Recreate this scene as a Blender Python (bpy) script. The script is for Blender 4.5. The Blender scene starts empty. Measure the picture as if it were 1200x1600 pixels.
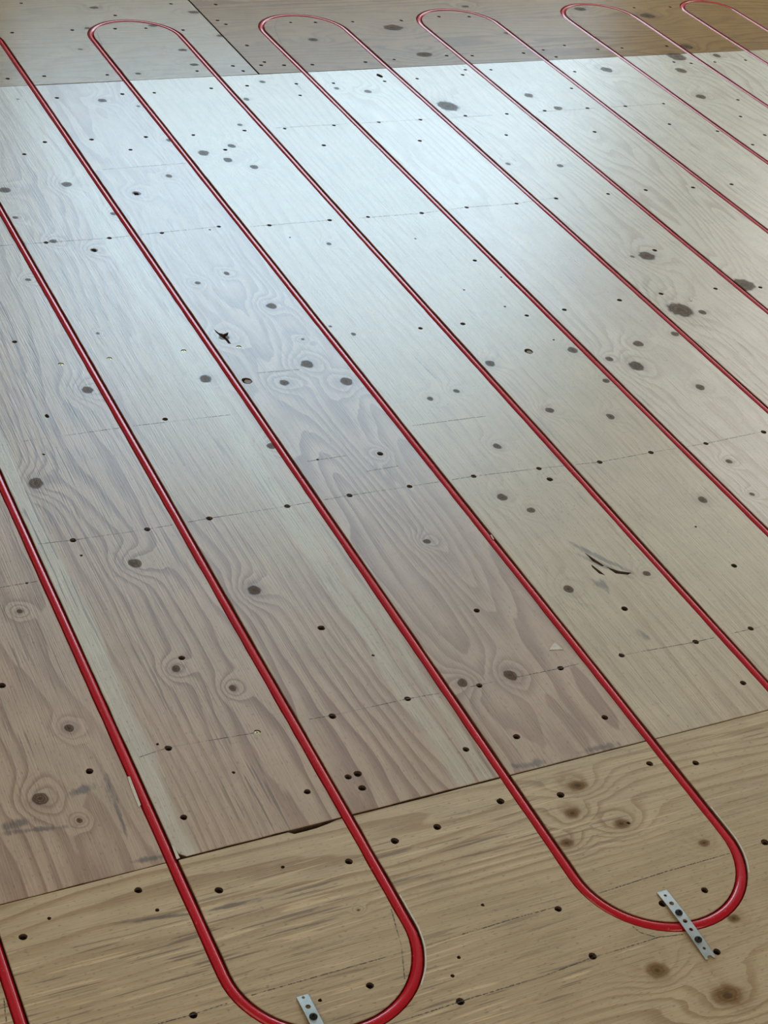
import bpy, bmesh, math, random
from mathutils import Matrix, Vector

rnd = random.Random(7)
SC = bpy.context.scene
COL = SC.collection
D = 0.2032                                    # tube spacing, 8 inches

# ------------------------------------------------------------------ camera
F, PITCH, ROLL, YAW = 2571.8157, 0.9590525, 0.1545578, -0.5218217
CAM = Vector((-4.191825 * D, -5.587 * D, 6.459349 * D))
RM = Matrix.Rotation(YAW, 3, 'Z') @ Matrix.Rotation(PITCH, 3, 'X') @ Matrix.Rotation(ROLL, 3, 'Z')
cd = bpy.data.cameras.new('camera')
cd.sensor_fit = 'VERTICAL'; cd.sensor_height = 24.0; cd.lens = F / 1600.0 * 24.0
cd.clip_start = 0.02; cd.clip_end = 100
cam = bpy.data.objects.new('camera', cd); COL.objects.link(cam)
cam.matrix_world = Matrix.Translation(CAM) @ RM.to_4x4()
SC.camera = cam

# ------------------------------------------------------------------ world, daylight and added fill, exposure
SC.view_settings.view_transform = 'Standard'
SC.view_settings.look = 'None'
SC.view_settings.exposure = 0.0
SC.view_settings.gamma = 1.0
SC.view_settings.use_curve_mapping = False
wd = bpy.data.worlds.new('sky'); SC.world = wd; wd.use_nodes = True
bg = wd.node_tree.nodes['Background']
bg.inputs[0].default_value = (0.78, 0.88, 1.0, 1); bg.inputs[1].default_value = 1.0
SC.cycles.max_bounces = 4; SC.cycles.diffuse_bounces = 2; SC.cycles.glossy_bounces = 2; SC.cycles.transparent_max_bounces = 6

# room extents (metres)
X0, X1, Y0, Y1, HT = -1.85, 4.30, -2.50, 5.00, 3.50
WIN = [  # wall, centre along the wall, width, sill, head, watts, colour
    ('back', 2.09, 2.80, 1.16, 3.06, 114.0, (0.56, 0.81, 1.0)),
    ('left', -0.40, 1.30, 0.90, 2.15, 10.0, (1.0, 0.78, 0.52)),  # unseen window added as warm fill for the near floor
    ('front', 0.80, 1.60, 0.90, 2.15, 13.0, (1.0, 0.78, 0.52)),  # added behind the camera, unseen, for more warm fill
    ('right', 3.85, 1.70, 1.55, 3.00, 34.0, (1.0, 0.97, 0.92)),  # unseen window added to brighten the planks on the right
]
for i, (wl, c, w, z0, z1, e, colr) in enumerate(WIN):
    ld = bpy.data.lights.new('window_daylight', 'AREA'); ld.shape = 'RECTANGLE'
    ld.size = w; ld.size_y = z1 - z0; ld.energy = e; ld.color = colr
    lo = bpy.data.objects.new('window_daylight', ld); COL.objects.link(lo)
    zc = (z0 + z1) / 2
    if wl == 'back':
        lo.location = (c, Y1 - 0.005, zc); lo.rotation_euler = (math.radians(-90), 0, 0)
    elif wl == 'front':
        lo.location = (c, Y0 + 0.005, zc); lo.rotation_euler = (math.radians(90), 0, 0)
    elif wl == 'right':
        lo.location = (X1 - 0.005, c, zc); lo.rotation_euler = (math.radians(90), 0, math.radians(90))
    else:
        lo.location = (X0 + 0.005, c, zc); lo.rotation_euler = (math.radians(90), 0, math.radians(-90))

# ------------------------------------------------------------------ helpers
def at(px, py):
    """where the floor surface lies under a pixel of the 1200 x 1600 frame"""
    d = RM @ Vector(((px - 600) / F, -(py - 800) / F, -1))
    t = -CAM.z / d.z
    return Vector((CAM.x + d.x * t, CAM.y + d.y * t))

def tag(o, label=None, cat=None, kind=None, group=None):
    if label: o['label'] = label
    if cat: o['category'] = cat
    if kind: o['kind'] = kind
    if group: o['group'] = group
    return o

def link_mesh(name, bm, mat, parent=None, loc=(0, 0, 0), smooth=False):
    me = bpy.data.meshes.new(name); bm.to_mesh(me); bm.free()
    if smooth:
        for p in me.polygons: p.use_smooth = True
    for m in (mat if isinstance(mat, (list, tuple)) else [mat]): me.materials.append(m)
    o = bpy.data.objects.new(name, me); COL.objects.link(o)
    if parent: o.parent = parent
    o.location = loc
    return o

def place(name, me, parent, loc, rz=0.0):
    o = bpy.data.objects.new(name, me); COL.objects.link(o); o.parent = parent
    o.location = loc; o.rotation_euler = (0, 0, rz)
    return o

def box(bm, x0, x1, y0, y1, z0, z1):
    vs = [bm.verts.new(p) for p in ((x0,y0,z0),(x1,y0,z0),(x1,y1,z0),(x0,y1,z0),(x0,y0,z1),(x1,y0,z1),(x1,y1,z1),(x0,y1,z1))]
    for f in ((3,2,1,0),(4,5,6,7),(0,1,5,4),(1,2,6,5),(2,3,7,6),(3,0,4,7)):
        bm.faces.new([vs[i] for i in f])

def area2(poly):
    return sum(poly[i][0] * poly[(i+1) % len(poly)][1] - poly[(i+1) % len(poly)][0] * poly[i][1] for i in range(len(poly)))

def inside(p, poly):
    x, y = p; c = False; n = len(poly); j = n - 1
    for i in range(n):
        xi, yi = poly[i]; xj, yj = poly[j]
        if (yi > y) != (yj > y) and x < (xj - xi) * (y - yi) / (yj - yi) + xi: c = not c
        j = i
    return c

def edge_dist(p, poly):
    best = 9; P = Vector(p)
    for i in range(len(poly)):
        a = Vector(poly[i]); b = Vector(poly[(i+1) % len(poly)]); ab = b - a
        t = max(0, min(1, (P - a).dot(ab) / max(ab.length_squared, 1e-12)))
        best = min(best, (a + ab * t - P).length)
    return best

def prism(outer, holes, z0, z1, ch):
    """outline with holes [(loop, depth)] raised into a slab with chamfered top arris"""
    bm = bmesh.new()
    if area2(outer) < 0: outer = outer[::-1]
    n = len(outer)
    top = []
    for i in range(n):
        a, b, c = Vector(outer[i-1]), Vector(outer[i]), Vector(outer[(i+1) % n])
        t = ((b - a).normalized() + (c - b).normalized())
        t = t.normalized() if t.length > 1e-6 else (c - b).normalized()
        top.append(b + Vector((-t.y, t.x)) * ch)
    tv = [bm.verts.new((p.x, p.y, z1)) for p in top]
    mv = [bm.verts.new((p[0], p[1], z1 - ch)) for p in outer]
    bv = [bm.verts.new((p[0], p[1], z0)) for p in outer]
    fill = []
    for i in range(n):
        j = (i + 1) % n
        bm.faces.new((mv[i], mv[j], tv[j], tv[i])); bm.faces.new((bv[i], bv[j], mv[j], mv[i]))
        fill.append(bm.edges.get((tv[i], tv[j])))
    bm.faces.new(bv[::-1])
    for loop, depth in holes:
        if area2(loop) < 0: loop = loop[::-1]
        m = len(loop)
        hv = [bm.verts.new((p[0], p[1], z1)) for p in loop]
        hb = [bm.verts.new((p[0], p[1], max(z1 - depth, z0 + 0.0005))) for p in loop]
        for i in range(m):
            j = (i + 1) % m
            bm.faces.new((hv[j], hv[i], hb[i], hb[j]))
            fill.append(bm.edges.get((hv[i], hv[j])))
        bm.faces.new(hb)
    bmesh.ops.triangle_fill(bm, use_beauty=True, use_dissolve=False, edges=fill, normal=(0, 0, 1))
    bm.normal_update()
    return bm

def blob(cx, cy, rx, ry, n=10, jit=0.1, rot=0.0):
    o = []
    for i in range(n):
        a = 2 * math.pi * i / n; k = 1 + rnd.uniform(-jit, jit)
        x, y = rx * k * math.cos(a), ry * k * math.sin(a)
        o.append((cx + x * math.cos(rot) - y * math.sin(rot), cy + x * math.sin(rot) + y * math.cos(rot)))
    return o

# ------------------------------------------------------------------ materials
def new_mat(name):
    m = bpy.data.materials.new(name); m.use_nodes = True
    nt = m.node_tree
    return m, nt, nt.nodes['Principled BSDF']

def simple(name, col, rough, metal=0.0, noise=0.0, nscale=60.0, bump=0.0, spec=0.5):
    m, nt, b = new_mat(name)
    b.inputs['Roughness'].default_value = rough; b.inputs['Metallic'].default_value = metal
    b.inputs['Specular IOR Level'].default_value = spec
    tc = nt.nodes.new('ShaderNodeTexCoord'); nz = nt.nodes.new('ShaderNodeTexNoise')
    nz.inputs['Scale'].default_value = nscale; nz.inputs['Detail'].default_value = 4
    nt.links.new(tc.outputs['Object'], nz.inputs['Vector'])
    rp = nt.nodes.new('ShaderNodeValToRGB')
    rp.color_ramp.elements[0].position = 0.3; rp.color_ramp.elements[1].position = 0.7
    rp.color_ramp.elements[0].color = tuple(c * (1 - noise) for c in col) + (1,)
    rp.color_ramp.elements[1].color = tuple(min(1, c * (1 + noise)) for c in col) + (1,)
    nt.links.new(nz.outputs[0], rp.inputs[0]); nt.links.new(rp.outputs[0], b.inputs['Base Color'])
    if bump:
        bp = nt.nodes.new('ShaderNodeBump'); bp.inputs['Strength'].default_value = bump; bp.inputs['Distance'].default_value = 0.001
        nt.links.new(nz.outputs[0], bp.inputs['Height']); nt.links.new(bp.outputs[0], b.inputs['Normal'])
    return m

class NT:
    """tiny node-building helper"""
    def __init__(s, nt): s.nt = nt
    def put(s, sock, v):
        if hasattr(v, 'is_output'): s.nt.links.new(v, sock)
        else: sock.default_value = v
    def math(s, op, a, b=None, c=None, clamp=False):
        n = s.nt.nodes.new('ShaderNodeMath'); n.operation = op; n.use_clamp = clamp
        s.put(n.inputs[0], a)
        if b is not None: s.put(n.inputs[1], b)
        if c is not None: s.put(n.inputs[2], c)
        return n.outputs[0]
    def noise(s, vec, scale, loc=(0,0,0), detail=2.0, rough=0.5, dims='2D'):
        mp = s.nt.nodes.new('ShaderNodeMapping'); mp.inputs['Scale'].default_value = scale; mp.inputs['Location'].default_value = loc
        s.put(mp.inputs['Vector'], vec)
        n = s.nt.nodes.new('ShaderNodeTexNoise'); n.noise_dimensions = dims; n.inputs['Scale'].default_value = 1.0
        n.inputs['Detail'].default_value = detail; n.inputs['Roughness'].default_value = rough
        s.nt.links.new(mp.outputs[0], n.inputs['Vector'])
        return n.outputs[0]
    def step(s, v, a, b, lo=0.0, hi=1.0):
        n = s.nt.nodes.new('ShaderNodeMapRange'); n.interpolation_type = 'SMOOTHSTEP'
        s.put(n.inputs['Value'], v)
        n.inputs['From Min'].default_value = a; n.inputs['From Max'].default_value = b
        n.inputs['To Min'].default_value = lo; n.inputs['To Max'].default_value = hi
        return n.outputs[0]
    def mix(s, f, a, b, mode='MIX'):
        n = s.nt.nodes.new('ShaderNodeMix'); n.data_type = 'RGBA'; n.blend_type = mode
        s.put(n.inputs[0], f)
        for i, v in ((6, a), (7, b)):
            if isinstance(v, (tuple, list)): n.inputs[i].default_value = (*v[:3], 1)
            else: s.nt.links.new(v, n.inputs[i])
        return n.outputs[2]
    def ellip(s, vec, items):
        """smallest normalised distance to any of the ellipses (x, y, rx, ry, angle)"""
        acc = None
        for (x, y, rx, ry, a) in items:
            mp = s.nt.nodes.new('ShaderNodeMapping'); mp.vector_type = 'TEXTURE'
            mp.inputs['Location'].default_value = (x, y, 0); mp.inputs['Rotation'].default_value = (0, 0, a)
            mp.inputs['Scale'].default_value = (rx, ry, 1)
            s.nt.links.new(vec, mp.inputs['Vector'])
            ln = s.nt.nodes.new('ShaderNodeVectorMath'); ln.operation = 'LENGTH'
            s.nt.links.new(mp.outputs[0], ln.inputs[0])
            acc = ln.outputs['Value'] if acc is None else s.math('MINIMUM', acc, ln.outputs['Value'])
        return acc

def wood(name, seed, early, late, along='y', rings=38.0, warp=7.0, contrast=0.8, tint=None, tint_amt=0.5,
         dash=0.5, rough=0.31, knots=(), stains=(), sap=None, soft=False, band=0.42, dmin=0.40, spec=0.80, bump=0.5):
    m, nt, b = new_mat(name); N = NT(nt)
    tc = nt.nodes.new('ShaderNodeTexCoord')
    sep = nt.nodes.new('ShaderNodeSeparateXYZ'); nt.links.new(tc.outputs['Object'], sep.inputs[0])
    flat = nt.nodes.new('ShaderNodeCombineXYZ'); nt.links.new(sep.outputs[0], flat.inputs[0]); nt.links.new(sep.outputs[1], flat.inputs[1])
    P0 = flat.outputs[0]
    g = nt.nodes.new('ShaderNodeCombineXYZ')                     # x: across the grain, y: along it
    if along == 'y':
        nt.links.new(sep.outputs[0], g.inputs[0]); nt.links.new(sep.outputs[1], g.inputs[1]); across = sep.outputs[0]
    else:
        nt.links.new(sep.outputs[1], g.inputs[0]); nt.links.new(sep.outputs[0], g.inputs[1]); across = sep.outputs[1]
    nt.links.new(sep.outputs[2], g.inputs[2])
    G = g.outputs[0]
    r = random.Random(seed)
    off = lambda: (r.uniform(0, 50), r.uniform(0, 50), r.uniform(0, 50))
    # knots: ragged normalised radius
    edge = N.noise(P0, (90, 90, 90), off(), 1) if knots else None
    rk = None
    if knots:
        rk = N.ellip(P0, knots)
        rk = N.math('MULTIPLY_ADD', edge, 0.44, N.math('SUBTRACT', rk, 0.20))
    # growth rings as contours of a slowly warped field
    w1 = N.noise(G, (7.5, 1.15, 1), off(), 1.6, 0.45)
    w2 = N.noise(G, (34, 5.5, 1), off(), 2)
    ph = N.math('MULTIPLY', across, rings)
    ph = N.math('MULTIPLY_ADD', w1, warp, ph)
    ph = N.math('MULTIPLY_ADD', w2, 0.85, ph)
    if rk is not None:
        kb = N.math('MULTIPLY', N.math('POWER', 2.718, N.math('MULTIPLY', N.math('MULTIPLY', rk, rk), -0.10)), 2.6)
        ph = N.math('ADD', ph, kb)
    fr = N.math('FRACT', ph)
    lw = N.math('MULTIPLY', N.step(fr, band, 0.90), N.step(fr, 0.93, 1.0, 1.0, 0.0))
    tn0 = N.noise(G, (6, 1.4, 1), off(), 2)
    dens = N.step(tn0, 0.30, 0.70, 1.0, dmin)
    lw = N.math('MULTIPLY', lw, dens)
    col = N.mix(N.math('MULTIPLY', lw, contrast), early, late)
    # broad tone changes
    if tint:
        tn = N.step(tn0, 0.40, 0.66, 0.0, tint_amt)
        col = N.mix(tn, col, tint)
    if sap:                                                     # pale sapwood stripe(s): centre, half width
        for (c, hw, amt, scol) in sap:
            dv = N.math('ABSOLUTE', N.math('SUBTRACT', N.math('MULTIPLY_ADD', w2, 0.020, across), c + 0.010))
            col = N.mix(N.step(dv, hw * 0.55, hw * 1.05, amt, 0.0), col, scol)
    # fine fibre streaks and short open checks
    fib = N.noise(G, (520, 14, 1), off(), 2, 0.6)
    col = N.mix(0.60, col, N.mix(fib, (0.62, 0.60, 0.58), (1.22, 1.23, 1.24)), 'MULTIPLY')
    blot = N.noise(P0, (16, 16, 16), off(), 3, 0.6)
    col = N.mix(0.5, col, N.mix(blot, (0.72, 0.70, 0.68), (1.26, 1.27, 1.28)), 'MULTIPLY')
    chk = N.noise(G, (240, 9, 1), off(), 1, 0.5)
    chm = N.math('MULTIPLY', N.step(chk, 0.64, 0.70), N.step(w1, 0.42, 0.62))
    chm = N.math('MULTIPLY', chm, dash)
    col = N.mix(chm, col, (0.17, 0.105, 0.06))
    if soft:                                   # raised, paler fibres
        lt = N.math('MULTIPLY', N.step(chk, 0.36, 0.28), N.step(w1, 0.40, 0.60))
        col = N.mix(N.math('MULTIPLY', lt, 0.6), col, tuple(min(1, c * 1.35) for c in early))
    spk = N.step(N.noise(G, (620, 130, 1), off(), 0), 0.76, 0.84, 0.0, 0.40)
    col = N.mix(spk, col, (0.13, 0.08, 0.05))
    if rk is not None:
        halo = N.math('MULTIPLY', N.step(rk, 0.8, 3.2, 1.0, 0.0), N.step(blot, 0.38, 0.62))
        col = N.mix(N.math('MULTIPLY', halo, 0.55), col, tuple(c * k for c, k in zip(late, (0.80, 0.74, 0.70))))
        kr = N.math('SINE', N.math('MULTIPLY', rk, 19.0))
        ka, kb_ = ((0.21, 0.115, 0.048), (0.30, 0.175, 0.080)) if soft else ((0.105, 0.064, 0.036), (0.250, 0.165, 0.100))
        kc = N.mix(N.math('MULTIPLY', N.step(kr, -1, 1), N.step(fib, 0.3, 0.7)), ka, kb_)
        kc = N.mix(N.step(rk, 0.05, 0.62 if soft else 0.40, 0.8, 0.0), kc, (0.055, 0.032, 0.018))
        core = N.step(rk, 0.62 if soft else 0.84, 1.35 if soft else 1.10, 0.95, 0.0)
        col = N.mix(core, col, kc)
        if not soft:
            rim = N.math('MULTIPLY', N.step(rk, 0.74, 0.96), N.step(rk, 0.98, 1.2, 1.0, 0.0))
            col = N.mix(N.math('MULTIPLY', rim, N.step(blot, 0.35, 0.6, 0.15, 0.8)), col, (0.065, 0.038, 0.022))
        specs = N.math('MULTIPLY_ADD', core, -0.97 * spec, spec)
    if stains:
        rs = N.ellip(P0, stains)
        sn = N.noise(G, (110, 26, 1), off(), 3, 0.7)
        rs = N.math('MULTIPLY_ADD', sn, 2.2, N.math('SUBTRACT', rs, 1.0))
        col = N.mix(N.step(rs, 0.35, 1.25, 0.72, 0.0), col, (0.085, 0.060, 0.040))
    nt.links.new(col, b.inputs['Base Color'])
    N.put(b.inputs['Specular IOR Level'], specs if rk is not None else spec)
    nt.links.new(N.math('MULTIPLY_ADD', fib, 0.16, rough - 0.08), b.inputs['Roughness'])
    h = N.math('MULTIPLY', fib, 0.6)
    bp = nt.nodes.new('ShaderNodeBump'); bp.inputs['Strength'].default_value = bump; bp.inputs['Distance'].default_value = 0.0006
    nt.links.new(h, bp.inputs['Height']); nt.links.new(bp.outputs[0], b.inputs['Normal'])
    return m

PINK = ((0.548, 0.375, 0.240), (0.298, 0.154, 0.078))
CREAM = ((0.590, 0.448, 0.268), (0.37, 0.230, 0.108))
PALE = ((0.700, 0.575, 0.420), (0.45, 0.305, 0.180))
ORANGE = ((0.350, 0.190, 0.066), (0.20, 0.092, 0.028))
TAN = ((0.625, 0.460, 0.262), (0.42, 0.265, 0.118))
LTAN = ((0.400, 0.250, 0.105), (0.28, 0.155, 0.058))
M_SUB = simple('subfloor_wood', (0.20, 0.135, 0.075), 0.8, noise=0.3, nscale=30, bump=0.3)
M_SCREW = simple('black_screw', (0.020, 0.017, 0.014), 0.5, metal=0.6, noise=0.4, nscale=500)
M_BRASS = simple('brass_screw', (0.50, 0.42, 0.24), 0.4, metal=0.9, noise=0.2, nscale=400)
M_ZINC = simple('galvanised_steel', (0.47, 0.49, 0.47), 0.42, metal=0.75, noise=0.14, nscale=90, bump=0.1)
M_PLUG = simple('loose_knot_wood', (0.25, 0.17, 0.10), 0.6, noise=0.4, nscale=160, bump=0.4)
M_WALL = simple('wall_paint', (0.66, 0.63, 0.58), 0.85, noise=0.03, nscale=8)
M_CEIL = simple('ceiling_paint', (0.74, 0.72, 0.68), 0.9, noise=0.02, nscale=8)
M_FRAME = simple('window_paint', (0.75, 0.75, 0.72), 0.45, noise=0.02)
M_CUT = simple('routed_edge', (0.145, 0.085, 0.048), 0.75, noise=0.35, nscale=120)
M_CHIP_LIT = simple('fresh_splinter', (0.74, 0.66, 0.52), 0.6, noise=0.12, nscale=200)

def tube_mat():
    m, nt, b = new_mat('red_tubing'); N = NT(nt)
    tc = nt.nodes.new('ShaderNodeTexCoord')
    n1 = N.noise(tc.outputs['Object'], (14, 14, 14), (3, 1, 4), 2, 0.6)
    n2 = N.noise(tc.outputs['Object'], (260, 260, 260), (3, 1, 4), 2)
    col = N.mix(n1, (0.52, 0.005, 0.014), (0.66, 0.008, 0.022))
    col = N.mix(N.step(n2, 0.70, 0.80, 0.0, 0.25), col, (0.75, 0.35, 0.33))
    nt.links.new(col, b.inputs['Base Color'])
    nt.links.new(N.math('MULTIPLY_ADD', n1, 0.10, 0.10), b.inputs['Roughness'])
    b.inputs['Specular IOR Level'].default_value = 0.38
    return m
M_TUBE = tube_mat()

def pencil_mat():
    m, nt, b = new_mat('pencil_graphite'); N = NT(nt)
    tc = nt.nodes.new('ShaderNodeTexCoord')
    b.inputs['Base Color'].default_value = (0.10, 0.088, 0.075, 1); b.inputs['Roughness'].default_value = 0.6
    al = N.step(N.noise(tc.outputs['Object'], (300, 300, 300), (0, 0, 0), 3), 0.34, 0.60, 0.10, 0.80)
    nt.links.new(N.math('MULTIPLY', al, N.step(N.noise(tc.outputs['Object'], (11, 11, 11), (5, 2, 0), 2), 0.28, 0.55, 0.25, 1.0)), b.inputs['Alpha'])
    return m
M_PENCIL = pencil_mat()

def glass_mat():
    m, nt, b = new_mat('window_glass')
    tr = nt.nodes.new('ShaderNodeBsdfTransparent'); gl = nt.nodes.new('ShaderNodeBsdfGlossy'); gl.inputs['Roughness'].default_value = 0.02
    fr = nt.nodes.new('ShaderNodeFresnel'); mx = nt.nodes.new('ShaderNodeMixShader')
    nt.links.new(fr.outputs[0], mx.inputs[0]); nt.links.new(tr.outputs[0], mx.inputs[1]); nt.links.new(gl.outputs[0], mx.inputs[2])
    nt.links.new(mx.outputs[0], nt.nodes['Material Output'].inputs[0])
    return m
M_GLASS = glass_mat()

# ------------------------------------------------------------------ room shell
FLOOR_T = 0.0138                              # plywood thickness; its top is z = 0
bm = bmesh.new(); box(bm, X0 - 0.12, X1 + 0.12, Y0 - 0.12, Y1 + 0.12, -0.075, -FLOOR_T)
floor = tag(link_mesh('floor', bm, M_SUB), 'plywood floor of butted strips and end sheets with routed tube grooves', 'floor', 'structure')

def wall(name, axis, fixed, out, lo, hi, opening, label):
    """a slab on the line `fixed`, thickness towards `out`, with one window opening"""
    bm = bmesh.new(); a, b_ = sorted((fixed, fixed + out))
    def seg(p, q, z0, z1):
        if axis == 'x': box(bm, p, q, a, b_, z0, z1)
        else: box(bm, a, b_, p, q, z0, z1)
    if opening:
        c, w, z0, z1 = opening
        seg(lo, c - w / 2, 0.0, HT); seg(c + w / 2, hi, 0.0, HT); seg(c - w / 2, c + w / 2, 0.0, z0); seg(c - w / 2, c + w / 2, z1, HT)
    else: seg(lo, hi, 0.0, HT)
    return tag(link_mesh(name, bm, M_WALL), label, 'wall', 'structure')
ow = {w[0]: w[1:5] for w in WIN}
wall('wall_back', 'x', Y1, 0.12, X0, X1, ow['back'], 'painted wall beyond the far end of the floor')
wall('wall_front', 'x', Y0, -0.12, X0, X1, ow['front'], 'painted wall at the near end of the room')
wall('wall_left', 'y', X0, -0.12, Y0 - 0.12, Y1 + 0.12, ow['left'], 'painted wall on the left side of the room')
wall('wall_right', 'y', X1, 0.12, Y0 - 0.12, Y1 + 0.12, ow['right'], 'painted wall on the right side of the room')
bm = bmesh.new(); box(bm, X0 - 0.12, X1 + 0.12, Y0 - 0.12, Y1 + 0.12, HT, HT + 0.1)
tag(link_mesh('ceiling', bm, M_CEIL), 'plain painted ceiling above the plywood floor', 'ceiling', 'structure')
for i, (wl, c, w, z0, z1, e, colr) in enumerate(WIN):
    root = bpy.data.objects.new('window_%d' % (i + 1), None); COL.objects.link(root)
    zc = (z0 + z1) / 2
    if wl == 'back': root.location = (c, Y1 + 0.06, zc)
    elif wl == 'front': root.location = (c, Y0 - 0.06, zc)
    else: root.location = ((X0 - 0.06) if wl == 'left' else (X1 + 0.06), c, zc); root.rotation_euler = (0, 0, math.radians(90))
    tag(root, ['white framed window in the far wall, the brightest', 'white framed window in the left wall', 'white framed window in the near wall', 'white framed window in the right wall'][i], 'window', 'structure')
    hw, hh, t = w / 2, (z1 - z0) / 2, 0.045
    bm = bmesh.new()
    box(bm, -hw, -hw + t, -0.04, 0.04, -hh, hh); box(bm, hw - t, hw, -0.04, 0.04, -hh, hh)
    box(bm, -hw + t, hw - t, -0.04, 0.04, hh - t, hh); box(bm, -hw + t, hw - t, -0.04, 0.04, -hh, -hh + t)
    link_mesh('window_frame', bm, M_FRAME, root)
    bm = bmesh.new(); box(bm, -0.02, 0.02, -0.03, 0.03, -hh + t, hh - t); link_mesh('mullion', bm, M_FRAME, root)
    for s in (-1, 1):
        bm = bmesh.new(); x0, x1 = sorted((s * 0.02, s * (hw - t))); box(bm, x0, x1, -0.003, 0.003, -hh + t, hh - t)
        link_mesh('pane', bm, M_GLASS, root)

# ------------------------------------------------------------------ tube layout (units of D)
XK = {k: float(k) for k in range(-6, 14)}
for k, dv in {0: -0.004, 1: -0.017, 2: -0.019, 3: -0.019, 4: -0.003, 5: 0.015, 6: 0.023, 7: 0.054, 8: 0.049, 9: -0.09, -1: 0.012, -2: 0.016, -3: 0.045}.items():
    XK[k] = k + dv
XK[10] = 9.675; XK[11] = 10.66; XK[12] = 11.65; XK[13] = 12.65
G = 0.0668                                    # groove width
BOT = lambda x: -0.128 + 0.0070 * x           # seam at the near end of the strips
TOP = lambda x: 10.024 + 0.0108 * x           # seam at their far end
YB = -0.905                                   # centre of the near bends
YT = {-1: 11.22, 1: 11.22, 3: 11.24, 5: 11.28, 7: 11.34, 9: 11.46, 11: 11.4, -3: 11.2, -5: 11.2}
KMIN, KMAX = -5, 12

def wob(v): return v + rnd.uniform(-0.0016, 0.0016)

def sample(a, b, step=0.11, jit=True):
    n = max(1, int(math.hypot(b[0] - a[0], b[1] - a[1]) / step)); o = []
    for i in range(n):
        t = i / n; x, y = a[0] + (b[0] - a[0]) * t, a[1] + (b[1] - a[1]) * t
        o.append((wob(x), wob(y)) if (jit and i) else (x, y))
    return o

def arc(cx, cy, r, a0, a1, n=30):
    return [(cx + r * math.cos(a0 + (a1 - a0) * i / n), cy + r * math.sin(a0 + (a1 - a0) * i / n)) for i in range(n + 1)]

PI = math.pi
PIECES = []      # dicts: name, outline (metres), material parameters, knots, holes ...

def piece(name, outline, par, along):
    PIECES.append(dict(name=name, out=[(x * D, y * D) for x, y in outline], par=par, along=along, knots=[], stains=[], holes=[], screws=[], plugs=[], lines=[], chips=[]))

SEAM_B = {-2: 0.012, -1: 0.013, -3: 0.006, 0: 0.008}          # open joint at the near end, some wider
SEAM_T = {0: 0.012, 2: 0.008, 3: 0.010}
STRIP = {
    -5: (PINK, dict(rings=40)), -4: (PINK, dict(rings=36)),
    -3: (PINK, dict(rings=30, warp=9, dash=0.9, contrast=0.75)),
    -2: (PINK, dict(rings=56, warp=8, dash=0.8, contrast=0.95, sap=[(-0.088, 0.022, 0.8, (0.66, 0.59, 0.45))])),
    -1: (PINK, dict(rings=54, warp=8, dash=0.5, contrast=0.95, band=0.2, tint=(0.56, 0.43, 0.25), sap=[(0.050, 0.016, 0.7, (0.62, 0.53, 0.37)), (0.078, 0.009, 0.6, (0.62, 0.53, 0.37))])),
    0: (PINK, dict(rings=20, warp=16, dash=0.5, contrast=1.0, band=0.10, dmin=0.75, tint_amt=0.35, tint=(0.47, 0.33, 0.22))),
    1: (CREAM, dict(rings=48, warp=4, dash=0.35, contrast=0.55, tint=(0.56, 0.44, 0.28))),
    2: (CREAM, dict(rings=70, warp=5, dash=0.35, contrast=0.55, tint=(0.56, 0.45, 0.28))),
    3: (PALE, dict(rings=42, warp=7, dash=0.4, contrast=0.6, tint=(0.56, 0.43, 0.31))),
    4: (PALE, dict(spec=0.65, rings=55, warp=6, dash=0.5, contrast=0.6)),
    5: (PALE, dict(spec=0.75, rings=26, warp=12, dash=0.4, contrast=0.65, tint=(0.52, 0.41, 0.28))),
    6: (PALE, dict(spec=0.9, rings=34, warp=9, contrast=0.55)),
    7: (PALE, dict(spec=0.8, rings=30, warp=9, contrast=0.55)), 8: (PALE, dict(rings=36, contrast=0.6)),
    9: (CREAM, dict(rings=36, contrast=0.6)), 10: (CREAM, dict(rings=36)), 11: (PALE, dict(rings=36)), 12: (PALE, dict(rings=36)),
}
for k in range(KMIN, KMAX + 1):
    xa, xb = XK[k] + G / 2, XK[k + 1] - G / 2
    yb, yt = SEAM_B.get(k, 0.005), SEAM_T.get(k, 0.004)
    c = [(xa, BOT(xa) + yb), (xb, BOT(xb) + yb), (xb, TOP(xb) - yt), (xa, TOP(xa) - yt)]
    if k == -2: c = [(xa, BOT(xa) + yb + 0.10), (xa + 0.014, BOT(xa) + yb + 0.03), (xa + 0.05, BOT(xa) + yb)] + c[1:]
    out = []
    for i in range(len(c)): out += sample(c[i], c[(i + 1) % len(c)])
    piece('plank', out, STRIP[k], 'y')

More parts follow.
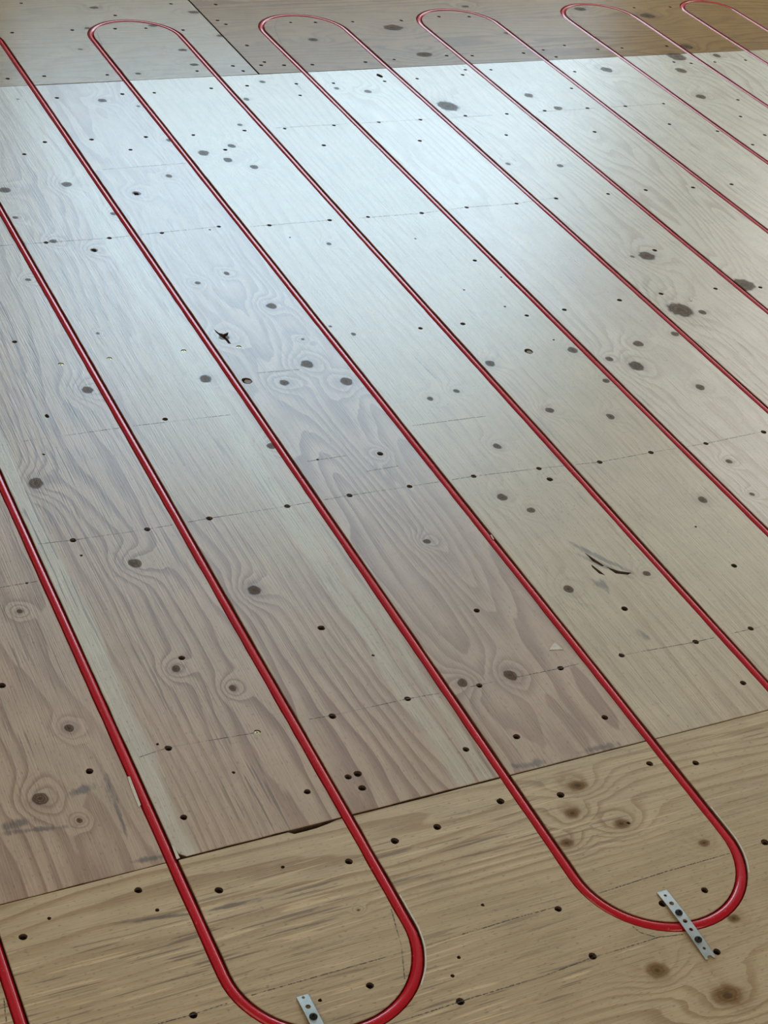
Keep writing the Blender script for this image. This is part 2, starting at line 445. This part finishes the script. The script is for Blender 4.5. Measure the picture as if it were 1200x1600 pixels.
# near end sheet with routed bends, and the tongues inside the bends
NEAR = (TAN, dict(rings=58, warp=9, dash=0.7, contrast=0.9, rough=0.50, spec=0.5, soft=True, tint=(0.50, 0.36, 0.19)))
YN = -5.5
out = [(-9.0, YN), (KMAX + 2.0, YN), (KMAX + 2.0, BOT(13) - 0.002)]
for k in (12, 10, 8, 6, 4, 2, 0, -2, -4):
    ka, kb = k, k + 1
    if k == 12: kb = 13
    a, b_ = XK[ka], XK[kb]; cx, r = (a + b_) / 2, (b_ - a) / 2 + G / 2
    out += sample(out[-1], (b_ + G / 2, BOT(b_)), jit=True)[1:] + sample((b_ + G / 2, BOT(b_)), (b_ + G / 2, YB))
    out += arc(cx, YB, r, 0, -PI)
    out += sample((a - G / 2, YB), (a - G / 2, BOT(a)))[1:] + [(a - G / 2, BOT(a))]
    ti = [(a + G / 2, BOT(a))]
    if k == -2:                               # torn edge where the strip butts against it
        for px, py, dd in ((452, 1303, 0), (462, 1306, 1), (480, 1303, 1), (497, 1299, 1), (515, 1294, 1), (528, 1284, 0)):
            q = at(px, py) / D; ti.append((q.x, BOT(q.x) - (0.016 + rnd.uniform(-.006, .006)) * dd))
    ti += [(b_ - G / 2, BOT(b_))] + sample((b_ - G / 2, BOT(b_)), (b_ - G / 2, YB))[1:]
    ti += arc(cx, YB, (b_ - a) / 2 - G / 2, 0, -PI)
    ti += sample((a + G / 2, YB), (a + G / 2, BOT(a)))[1:]
    piece('tongue', ti, NEAR, 'x')
out += [(-9.0, BOT(-9))]
piece('end_sheet', out, NEAR, 'x')

# far end sheets, parted by a joint
FARL = (LTAN, dict(rings=34, warp=9, dash=0.3, contrast=0.6, rough=0.20, spec=0.21))
FARR = (ORANGE, dict(rings=44, warp=8, dash=0.6, contrast=0.85, rough=0.22, spec=0.09))
XJ, YF = 2.458, 15.95
def far_sheet(x0, x1, ks, par, base):
    o = [(x1, YF), (x0, YF), (x0, TOP(x0) + 0.003)]
    for k in ks:
        a, b_ = XK[k], XK[k + 1]; cx, r = (a + b_) / 2, (b_ - a) / 2 + G / 2; yc = YT[k]
        o += sample(o[-1], (a - G / 2, TOP(a)))[1:] + sample((a - G / 2, TOP(a)), (a - G / 2, yc))
        o += arc(cx, yc, r, PI, 0)
        o += sample((b_ + G / 2, yc), (b_ + G / 2, TOP(b_)))[1:] + [(b_ + G / 2, TOP(b_))]
        ti = [(b_ - G / 2, TOP(b_)), (a + G / 2, TOP(a))] + sample((a + G / 2, TOP(a)), (a + G / 2, yc))[1:]
        ti += arc(cx, yc, (b_ - a) / 2 - G / 2, PI, 0) + sample((b_ - G / 2, yc), (b_ - G / 2, TOP(b_)))[1:]
        piece('tongue', ti, par, 'x')
    o += [(x1, TOP(x1) + 0.003)]
    piece('end_sheet', o, par, 'x')
far_sheet(-9.0, XJ - 0.009, (-5, -3, -1, 1), FARL, 0)
far_sheet(XJ + 0.009, 14.0, (3, 5, 7, 9, 11), FARR, 0)
# plain sheets filling the rest of the room, outside the frame
def rect(x0, x1, y0, y1): return [(x0, y0), (x1, y0), (x1, y1), (x0, y1)]
E0, E1, E2, E3 = X0 / D + 0.005, X1 / D - 0.005, Y0 / D + 0.005, Y1 / D - 0.005
for (a, b_) in ((E0, 2.45), (2.465, 10.0), (10.01, E1)): piece('subfloor_sheet', rect(a, b_, YF + 0.01, E3), FARL, 'x')
for (a, b_) in ((E0, 0.5), (0.51, 9.0), (9.01, E1)): piece('subfloor_sheet', rect(a, b_, E2, YN - 0.01), NEAR, 'x')
piece('subfloor_sheet', rect(E0, XK[KMIN] - G / 2 - 0.005, BOT(-7) + 0.01, TOP(-7) - 0.01), STRIP[0], 'y')
piece('subfloor_sheet', rect(14.01, E1, YN, YF), STRIP[5], 'y')
piece('subfloor_sheet', rect(XK[13] + G / 2, 14.0, BOT(13) + 0.01, TOP(13) - 0.01), STRIP[4], 'y')

def owner(p, cache={}):
    for i, pc in enumerate(PIECES):
        o = pc['out']
        if 'bb' not in pc:
            xs = [q[0] for q in o]; ys = [q[1] for q in o]; pc['bb'] = (min(xs), max(xs), min(ys), max(ys))
        b = pc['bb']
        if b[0] <= p[0] <= b[1] and b[2] <= p[1] <= b[3] and inside(p, o): return pc
    return None

# ------------------------------------------------------------------ what the photograph shows on the wood (pixels)
SCREWS = [(12,123),(69,119),(168,117),(19,51),(113,47),(180,45),(180,24),(267,6),(33,5),(286,47),(228,44),(89,153),(191,147),
 (70,222),(38,241),(143,218),(228,214),(204,234),(302,211),(241,145),(330,138),(308,111),(364,103),(380,111),(386,134),(382,204),(352,234),
 (353,38),(340,32),(386,71),(337,7),(413,97),(408,102),(444,102),(488,101),(454,35),(493,35),(551,34),(627,32),(616,93),(571,97),(463,131),
 (469,149),(521,130),(601,127),(652,123),(592,191),(657,187),(656,220),(445,201),(522,196),(506,227),(698,87),(738,87),(686,26),(733,26),
 (727,109),(723,117),(767,109),(727,181),(792,178),(791,211),(818,83),(849,78),(869,89),(882,71),(934,77),(972,75),(991,12),(1047,11),
 (1042,72),(898,112),(898,123),(893,138),(851,173),(918,169),(929,206),(977,166),(1037,162),(1046,194),(1121,205),(1080,99),(1053,97),
 (1117,97),(1165,94),(1153,156),(1157,182),(1195,211),(1176,226),(1009,297),(1083,293),(1143,288),(72,379),(171,372),(253,364),(342,354),
 (23,534),(421,352),(515,344),(575,339),(659,333),(729,324),(742,407),(657,513),(723,506),(807,318),(869,310),(950,303),(968,469),(882,484),
 (823,493),(1023,391),(1033,459),(1118,451),(1188,449),(114,844),(230,827),(327,810),(258,655),(449,791),(546,774),(640,760),(740,744),
 (594,709),(842,732),(937,722),(1017,707),(1103,693),(1193,675),(859,749),(1147,884),(3,1071),(284,1028),(263,1169),(502,981),(745,954),
 (432,1062),(519,1119),(637,1092),(728,1171),(749,1071),(876,1044),(976,951),(1087,1003),(1173,982),(1161,1067),(945,1121),(971,1024),
 (1015,1193),(1087,1192),(807,1151),(140,1205),(287,1277),(216,1391),(342,1391),(36,1464),(302,1586),(480,1237),(544,1214),(559,1209),
 (566,1231),(545,1346),(617,1314),(683,1292),(782,1252),(578,1540),(719,1565),(876,1242),(872,1420),(926,1494),(1101,1391),(1120,1487),
 (1195,1316),(1035,1412)]
BRASS = [(95,569),(171,560),(287,548),(373,542),(402,1144)]
SMALL = [(328,359),(453,371),(649,373),(725,453),(789,479),(783,433),(865,531),(496,718),(1087,823),(246,1163),(42,911),(583,1024),(677,1067),
 (246,1422),(365,1207),(77,1435),(500,1563),(717,1496),(707,1525),(754,1414),(442,1355),(982,1286),(127,868),(68,710)]
VOIDS = [(147,391,5,1.5),(593,118,5,1.8),(458,261,4,1.6),(73,650,4.5,1.5),(213,303,5,1.5)]            # px, py, radius px, stretch
RINGS = [(386,595,8),(28,356,8),(826,549,6.5)]                                                    # loose knots in their holes
KNOTS = [(160,157,7),(264,275,5),(318,239,9),(356,250,7),(362,228,6),(397,261,7),(104,288,9),(7,297,10),(216,115,5),(285,78,6),(303,101,6),
 (137,44,5),(239,40,6),(147,12,6),(303,19,7),(126,77,4),(385,155,5),(216,166,3),(264,219,5),(375,195,4),(343,56,5),(28,155,2.5),(614,43,14),
 (663,85,11),(489,62,7),(700,166,16),(575,143,6),(526,138,4),(410,128,5),(794,256,4),(727,10,5),(793,52,5),(907,14,8),(1011,25,10),(1072,73,9),
 (1057,88,13),(948,109,9),(1064,110,8),(1095,151,7),(1120,87,5),(826,149,7),(872,169,7),(875,259,5),(177,334,5),(83,377,6),(44,437,5),
 (213,302,7),(309,442,5),(354,427,5),(321,592,10),(24,340,5),(153,521,3),(424,478,9),(480,569,11),(541,596,11),(444,598,8),(552,522,4),
 (766,568,8),(473,530,3),(514,381,4),(516,510,3),(1011,400,12),(988,401,3),(1063,484,18),(1162,445,18),(997,537,8),(994,572,11),(895,547,8),
 (952,561,6),(947,595,6),(1055,522,6),(1098,488,6),(56,755,12),(137,609,10),(211,880,11),(672,623,5),(713,611,5),(777,697,6),(785,777,8),
 (667,846,6),(424,697,8),(859,641,7),(954,651,6),(1094,605,7),(1098,781,7),(1175,772,4),(1139,721,5),(830,797,7),(1010,896,6),(275,1045,7),
 (364,1075,6),(108,1138,7),(31,955,5),(397,922,10),(723,1067,8),(797,1055,10),(888,920,8),(63,1248,13),(124,1282,5),(560,1422,3),(902,1227,13),
 (894,1271,12),(971,1287,12),(885,1317,11),(1100,1317,9),(1027,1516,17),(1137,1555,22),(1147,1435,9),(147,391,6),(594,709,5),(859,749,5),(350,527,9)]
STAINS = [((10,1290),(45,1283),9),((110,1240),(140,1230),8),((163,1210),(180,1250),7),((176,1245),(196,1300),3.5),((20,1300),(100,1292),5),((820,1197),(850,1190),7),
 ((915,1173),(965,1163),6),((195,1441),(310,1426),4),((310,1426),(410,1405),4),((800,1196),(815,1198),5),((905,868),(975,897),5),((1000,985),(1012,1000),5),
 ((215,1345),(255,1338),5),((925,905),(945,920),6),((895,850),(990,896),5),((940,905),(950,922),4),((680,590),(650,560),2)]
SPLIT = [((913,863),(928,873),(944,884),(941,885),(926,877)),((946,885),(966,892),(987,895),(981,898),(962,896)),((924,882),(936,891),(946,899),(936,896),(925,886))]
TEAR = [((334,514),(342,520),(349,522),(357,519),(356,524),(352,526),(357,531),(361,537),(357,537),(351,530),(344,525),(337,519))]
CHALK = [[(0,384),(40,381),(172,372),(253,363),(342,354)],[(390,354),(420,352),(515,344)],[(560,341),(660,333),(728,324),(807,318),(868,309)],
 [(430,200),(657,187),(770,180)],[(840,175),(1037,162)],[(33,690),(127,677),(213,665),(360,648)],[(60,850),(113,844),(230,827),(327,810),(449,791),(546,774),(640,760),(741,744),
 (842,732),(937,722),(1017,707),(1103,693),(1198,673)],[(218,1183),(263,1168),(398,1145)],[(483,1124),(518,1118),(637,1092),(687,1083)],[(735,1073),(876,1044),(905,1037)],
 [(970,1024),(1087,1003),(1198,977)],[(0,918),(42,911),(66,907)],[(400,583),(470,577)],[(160,265),(290,255)],[(645,665),(760,650)],
 [(571,737),(623,728)],[(480,721),(540,712)],[(247,1600),(302,1585),(400,1553),(480,1530),(633,1487),(667,1477),(798,1437),(872,1416),(960,1388),(1040,1362),(1152,1330),(1195,1315)],
 [(643,1590),(719,1565),(800,1540),(850,1525),(926,1496),(1000,1474),(1033,1463)],
 [(602,1387),(613,1427),(622,1460),(627,1477),(630,1505),(632,1530)],[(977,1438),(1000,1457),(1027,1465),(1067,1460)],[(0,1533),(5,1553),(10,1597)],
 [(435,28),(429,43),(440,70),(463,93),(480,112)],[(152,52),(160,72),(170,90)],[(892,20),(900,33),(940,63)],[(463,132),(478,145)]]

def rad(px, py, r): return (at(px + r, py) - at(px, py)).length

for (px, py, r) in KNOTS:
    p = at(px, py); rr = rad(px, py, r) * 0.98
    lim = 0.22 if py < 300 else 0.10
    for pc in PIECES:                          # a knot at a groove shows on both sides of it
        if pc['name'] == 'subfloor_sheet': continue
        bb = pc.get('bb') or (owner(p), pc.get('bb'))[1]
        if not bb: continue
        if bb[0] - rr < p[0] < bb[1] + rr and bb[2] - rr < p[1] < bb[3] + rr:
            if inside(p, pc['out']) or edge_dist(p, pc['out']) < rr:
                st = 1.0 + 0.25 * rnd.random()
                pc['knots'].append((p[0], p[1], rr, rr * st, rnd.uniform(-.25, .25)) if pc['along'] == 'y' else (p[0], p[1], rr * st, rr * 0.85, rnd.uniform(-.2, .2)))
for (a, b_, w) in STAINS:
    p, q = at(*a), at(*b_); c = (p + q) / 2; pc = owner(c); d = q - p
    if pc: 
        it = (c.x, c.y, d.length / 2 * 1.15 + 0.005, rad(*a, w * 1.25), math.atan2(d.y, d.x))
        pc['stains'].append(it)
        for pc2 in PIECES:
            if pc2 is not pc and pc2['name'] in ('tongue', 'end_sheet') and pc['name'] in ('tongue', 'end_sheet') and edge_dist(c, pc2['out']) < 0.08: pc2['stains'].append(it)

def add_hole(p, r, depth, n=10, ry=None, jit=0.08, rot=0.0):
    pc = owner(p)
    if not pc or edge_dist(p, pc['out']) < max(r, ry or 0) + 0.002: return None
    for h in pc['centres'] if 'centres' in pc else []:
        if math.hypot(h[0] - p[0], h[1] - p[1]) < h[2] + max(r, ry or 0) + 0.0012: return None
    pc.setdefault('centres', []).append((p[0], p[1], max(r, ry or 0)))
    pc['holes'].append((blob(p[0], p[1], r, ry or r, n, jit, rot), depth))
    return pc
for loops in (SPLIT, TEAR):
    for lp in loops:
        w = [at(*q) for q in lp]; c = sum(w, Vector((0, 0))) / len(w); pc = owner(c)
        if pc:
            pc.setdefault('centres', []).append((c.x, c.y, max((q - c).length for q in w)))
            pc['holes'].append(([(q.x, q.y) for q in w], 0.010))
for (px, py, r) in RINGS:
    p = at(px, py); rr = rad(px, py, r); pc = owner(p)
    if pc: rr = min(rr, (edge_dist(p, pc['out']) - 0.0025) / 1.15)
    if rr < 0.003: continue
    ok = add_hole(p, rr, 0.012, 14, rr * 1.15, 0.07)
    if ok: ok['plugs'].append((p[0] + rr * 0.10, p[1] - rr * 0.22, rr * 0.74))
for (px, py, r, s) in VOIDS:
    p = at(px, py); rr = rad(px, py, r) * 0.8
    add_hole(p, rr, 0.016, 10, rr * s, 0.2)
for (px, py) in SCREWS:
    p = at(px, py); r = 0.0044 + rnd.uniform(-0.0004, 0.0004)
    pc = add_hole(p, r, 0.0065)
    if pc: pc['screws'].append((p[0], p[1], 0))
for (px, py) in BRASS:
    p = at(px, py); pc = add_hole(p, 0.0043, 0.0025)
    if pc: pc['screws'].append((p[0], p[1], 1))
for (px, py) in SMALL:
    add_hole(at(px, py), 0.0022, 0.012, 7, None, 0.2)
for pl in CHALK:
    w = [at(*q) for q in pl]; cur = None
    for i in range(len(w) - 1):
        a, b_ = w[i], w[i + 1]; n = max(1, int((b_ - a).length / 0.005))
        for j in range(n + (1 if i == len(w) - 2 else 0)):
            p = a + (b_ - a) * (j / n); pc = owner(p)
            if pc and edge_dist(p, pc['out']) < 0.0015: pc = None
            if pc:
                if cur is None or cur[0] is not pc:
                    cur = (pc, []); pc['lines'].append(cur[1])
                cur[1].append(p)
            else: cur = None

# ------------------------------------------------------------------ shared small meshes
def screw_mesh(mat, r, name):
    bm = bmesh.new(); n = 12
    rim = [bm.verts.new((r * math.cos(2*PI*i/n), r * math.sin(2*PI*i/n), 0)) for i in range(n)]
    mid = [bm.verts.new((r * (0.5 if i % 3 == 0 else 0.22) * math.cos(2*PI*i/n), r * (0.5 if i % 3 == 0 else 0.22) * math.sin(2*PI*i/n), 0.0002)) for i in range(n)]
    low = bm.verts.new((0, 0, -0.0014)); bot = bm.verts.new((0, 0, -0.012))
    for i in range(n):
        j = (i + 1) % n
        bm.faces.new((rim[i], rim[j], mid[j], mid[i])); bm.faces.new((mid[i], mid[j], low)); bm.faces.new((rim[j], rim[i], bot))
    me = bpy.data.meshes.new(name); bm.to_mesh(me); bm.free(); me.materials.append(mat)
    return me
ME_SCREW = screw_mesh(M_SCREW, 0.0040, 'screw'); ME_BRASS = screw_mesh(M_BRASS, 0.0040, 'screw')

def ribbon(pts, w, z):
    bm = bmesh.new(); L = []
    for i, p in enumerate(pts):
        a, b_ = pts[max(0, i - 1)], pts[min(len(pts) - 1, i + 1)]; t = (b_ - a)
        if t.length < 1e-7: continue
        t.normalize(); nrm = Vector((-t.y, t.x)) * w / 2; jit = nrm * rnd.uniform(-0.25, 0.25)
        L.append((bm.verts.new((p.x + nrm.x + jit.x, p.y + nrm.y + jit.y, z)), bm.verts.new((p.x - nrm.x + jit.x, p.y - nrm.y + jit.y, z))))
    for i in range(len(L) - 1): bm.faces.new((L[i][0], L[i][1], L[i+1][1], L[i+1][0]))
    bmesh.ops.recalc_face_normals(bm, faces=bm.faces)
    return bm

for idx, pc in enumerate(PIECES):
    o = pc['out']; xs = [q[0] for q in o]; ys = [q[1] for q in o]
    if pc['name'] == 'tongue':                 # a tongue is cut from the sheet around it: same grain field
        cx, cy = (0.0, 0.0)
    elif pc['name'] == 'end_sheet': cx, cy = (0.0, 0.0)
    else: cx, cy = (min(xs) + max(xs)) / 2, (min(ys) + max(ys)) / 2
    base, par = pc['par']; par = dict(par)
    seed = 100 + idx
    if pc['name'] in ('tongue', 'end_sheet'):
        seed = 31 if par is NEAR[1] or pc['par'] is NEAR else (57 if pc['par'] is FARL else 73)
    kn = [(x - cx, y - cy, a, b_, r_) for (x, y, a, b_, r_) in pc['knots']]
    stn = [(x - cx, y - cy, a, b_, r_) for (x, y, a, b_, r_) in pc['stains']]
    if pc['name'] == 'subfloor_sheet': par.pop('sap', None)
    m = wood('plywood', seed, base[0], base[1], pc['along'], knots=kn, stains=stn, **par)
    bm = prism([(x - cx, y - cy) for x, y in o], [([(x - cx, y - cy) for x, y in lp], dp) for lp, dp in pc['holes']], -FLOOR_T, 0.0, 0.0007)
    for f in bm.faces:                         # cut edges: burnt ply and groove shade painted as one dark brown
        if abs(f.normal.z) < 0.3: f.material_index = 1
    ob = link_mesh(pc['name'], bm, [m, M_CUT], floor, (cx, cy, 0))
    pc['ob'] = ob
    for (x, y, t) in pc['screws']:
        place('screw', ME_BRASS if t else ME_SCREW, ob, (x - cx, y - cy, -0.0010 if t else -0.0040), rnd.uniform(0, 3))
    for (x, y, r) in pc['plugs']:
        b2 = prism(blob(x - cx, y - cy, r, r * 1.1, 12, 0.08), [], -0.0115, -0.0006, 0.0006)
        link_mesh('loose_knot', b2, M_PLUG, ob)
    for ln in pc['lines']:
        if len(ln) > 2:
            link_mesh('pencil_line', ribbon([Vector((p.x - cx, p.y - cy)) for p in ln], 0.0013, 0.00012), M_PENCIL, ob)

# ------------------------------------------------------------------ the red tube, one serpentine run
TR = 0.00660
path = []
def zc(y, bend=False): return -0.0065
k0, k1 = KMIN, KMAX + 1
for k in range(k0, k1 + 1):
    down = k % 2 == 0                         # even runs come towards the camera, odd runs go away
    x = XK[k]
    lo, hi = YB, YT.get(k if k % 2 else k - 1, 11.25)
    ys = [hi + (lo - hi) * i / 60 for i in range(61)]
    if k == k0: ys = [y for y in ys if y > BOT(x) + 0.05]
    if not down: ys = ys[::-1]
    ph = rnd.uniform(0, 6)
    for y in ys[(0 if k == k0 else 1):]:
        path.append((x + 0.0010 * math.sin(y * 1.7 + ph) + rnd.uniform(-.0002, .0002), y, -0.0065 + 0.0004 * math.sin(y * 2.3 + ph)))
    if k < k1:
        xb = XK[k + 1]; r = (xb - x) / 2; cx = (x + xb) / 2
        if down: pts = arc(cx, lo, r, PI, 2 * PI, 28)
        else: pts = arc(cx, hi, r, PI, 0, 28)
        for i, (px, py) in enumerate(pts[1:-1]):
            s = math.sin(PI * (i + 1) / 28)
            path.append((px, py, -0.0065 + (0.0016 if down else 0.0010) * s))
V = [Vector((a * D, b_ * D, c)) for a, b_, c in path]
bm = bmesh.new(); NS = 16; rings = []
for i, p in enumerate(V):
    t = (V[min(i + 1, len(V) - 1)] - V[max(i - 1, 0)]).normalized()
    sd = t.cross(Vector((0, 0, 1))).normalized(); up = sd.cross(t)
    rings.append([bm.verts.new(p + sd * (TR * math.cos(2*PI*j/NS)) + up * (TR * math.sin(2*PI*j/NS))) for j in range(NS)])
for i in range(len(rings) - 1):
    for j in range(NS):
        q = (j + 1) % NS
        bm.faces.new((rings[i][j], rings[i][q], rings[i+1][q], rings[i+1][j]))
bm.faces.new(rings[0]); bm.faces.new(rings[-1][::-1])
bmesh.ops.recalc_face_normals(bm, faces=bm.faces)
tag(link_mesh('heating_tube', bm, M_TUBE, smooth=True), 'long red plastic heating tube winding back and forth in the floor grooves', 'tube')

# ------------------------------------------------------------------ perforated straps pinning the bends
def strap(xc, y0, y1, holes, screws, label, notch):
    """holes: (y, radius) along the band; xc, y in metres"""
    root = bpy.data.objects.new('perforated_strap', None); COL.objects.link(root)
    root.location = (xc, (y0 + y1) / 2, 0.0)
    tag(root, label, 'strap', group='perforated straps over the near bends')
    yc = (y0 + y1) / 2; w = 0.0062
    out = [(-w, y1 - yc), (-w, y0 - yc)]
    if notch: out += [(-0.0035, y0 - yc - 0.0008)] + [(0.0032 * math.cos(a), y0 - yc + 0.0034 * math.sin(a)) for a in (PI, PI*0.8, PI*0.6, PI*0.4, PI*0.2, 0)] + [(0.0040, y0 - yc - 0.0012)]
    out += [(w, y0 - yc), (w, y1 - yc)]
    dens = []
    for i in range(len(out)):
        a, b_ = out[i], out[(i + 1) % len(out)]; n = max(1, int(math.hypot(b_[0]-a[0], b_[1]-a[1]) / 0.004))
        dens += [(a[0] + (b_[0]-a[0]) * j / n, a[1] + (b_[1]-a[1]) * j / n) for j in range(n)]
    bm = prism(dens, [(blob(0, y - yc, r, r, 12, 0.0), 1.0) for y, r in holes], 0, 0.0009, 0.0001)
    # open the holes right through
    bmesh.ops.delete(bm, geom=[f for f in bm.faces if (len(f.verts) == 12 and f.calc_area() < 1e-4) or len(f.verts) > 14], context='FACES')
    half = (y1 - y0) / 2
    for v in bm.verts:                         # bowed a little where it crosses the tube
        v.co.z += 0.0006 + 0.0022 * max(0.0, 1 - (v.co.y / half) ** 2)
    link_mesh('band', bm, M_ZINC, root)
    for y in screws:
        sb = bmesh.new(); n = 12; prof = ((0.0041, -0.0003), (0.0041, 0.0006), (0.0030, 0.0020), (0.0014, 0.0023), (0.0009, 0.0012))
        rows = [[sb.verts.new((r * math.cos(2*PI*i/n), r * math.sin(2*PI*i/n), z)) for i in range(n)] for r, z in prof]
        for a, b_ in zip(rows, rows[1:]):
            for i in range(n): sb.faces.new((a[i], a[(i+1) % n], b_[(i+1) % n], b_[i]))
        sb.faces.new(rows[-1]); sb.faces.new(rows[0][::-1])
        link_mesh('screw', sb, M_SCREW, root, (0, y - yc, 0.0016 + 0.0022 * max(0.0, 1 - ((y - yc) / half) ** 2)))
    return root
def sy(px, py): return at(px, py).y
hs = [((1040,1401),.0017),((1050,1414),.0027),((1068,1443),.0026),((1078,1456),.0022),((1097,1485),.0018)]
e0, e1 = at(1107, 1499), at(1036, 1393)
strap((e0.x + e1.x) / 2, e0.y, e1.y, [(sy(*p), r) for p, r in hs], [sy(1058,1430), sy(1087,1472)], 'grey perforated metal strap with notched end over the right-hand tube bend', True)
e1 = at(472, 1557); dy = e1.y
hs2 = [(sy(472,1561) , .0017), (sy(476,1577), .0027), (dy - 0.052, .0026), (dy - 0.064, .0022), (dy - 0.090, .0018)]
strap(e1.x, dy - 0.095, dy, hs2, [sy(479,1595), dy - 0.077], 'grey perforated metal strap at the bottom edge, over the left-hand tube bend', True)

# ------------------------------------------------------------------ pale splinters and flakes, and painted lit edges along the cuts
FLAKES = [[(199,1214),(203,1214),(212,1237),(220,1258),(217,1262),(207,1238)],[(858,1016),(866,1004),(880,1015)],[(268,1321),(272,1322),(281,1341),(276,1343)],
          [(1077,466),(1080,466),(1082,470),(1079,471)],[(766,836),(768,836),(772,843),(770,843)]]
def nearest_piece(p):
    best = None
    for pc in PIECES:
        if pc['name'] == 'subfloor_sheet': continue
        d = 0.0 if inside(p, pc['out']) else edge_dist(p, pc['out'])
        if best is None or d < best[0]: best = (d, pc)
    return best[1]
for fl in FLAKES:
    w = [at(*q) for q in fl]; c = sum(w, Vector((0, 0))) / len(w); pc = nearest_piece(c); ob = pc['ob']
    b2 = prism([(q.x - ob.location.x, q.y - ob.location.y) for q in w], [], 0.00005, 0.0007, 0.0001)
    link_mesh('splinter', b2, M_CHIP_LIT, ob)
for xr, a_end, y_start in ((XK[1], -0.55, -0.70), (XK[-1], -0.75, -0.72)):  # pale ribbons paint the light caught on the outer groove edges
    cx, r = xr - 0.5, 0.5 + G / 2 + 0.0045
    pts = [(cx + r, y_start + (YB - y_start) * i / 6) for i in range(6)] + arc(cx, YB, r, 0, a_end, 10)
    pts = [Vector((x * D, y * D)) for x, y in pts]
    ob = nearest_piece((pts[4].x, pts[4].y))['ob']
    link_mesh('splinter', ribbon([Vector((p.x - ob.location.x, p.y - ob.location.y)) for p in pts], 0.0016, 0.0002), M_CHIP_LIT, ob)
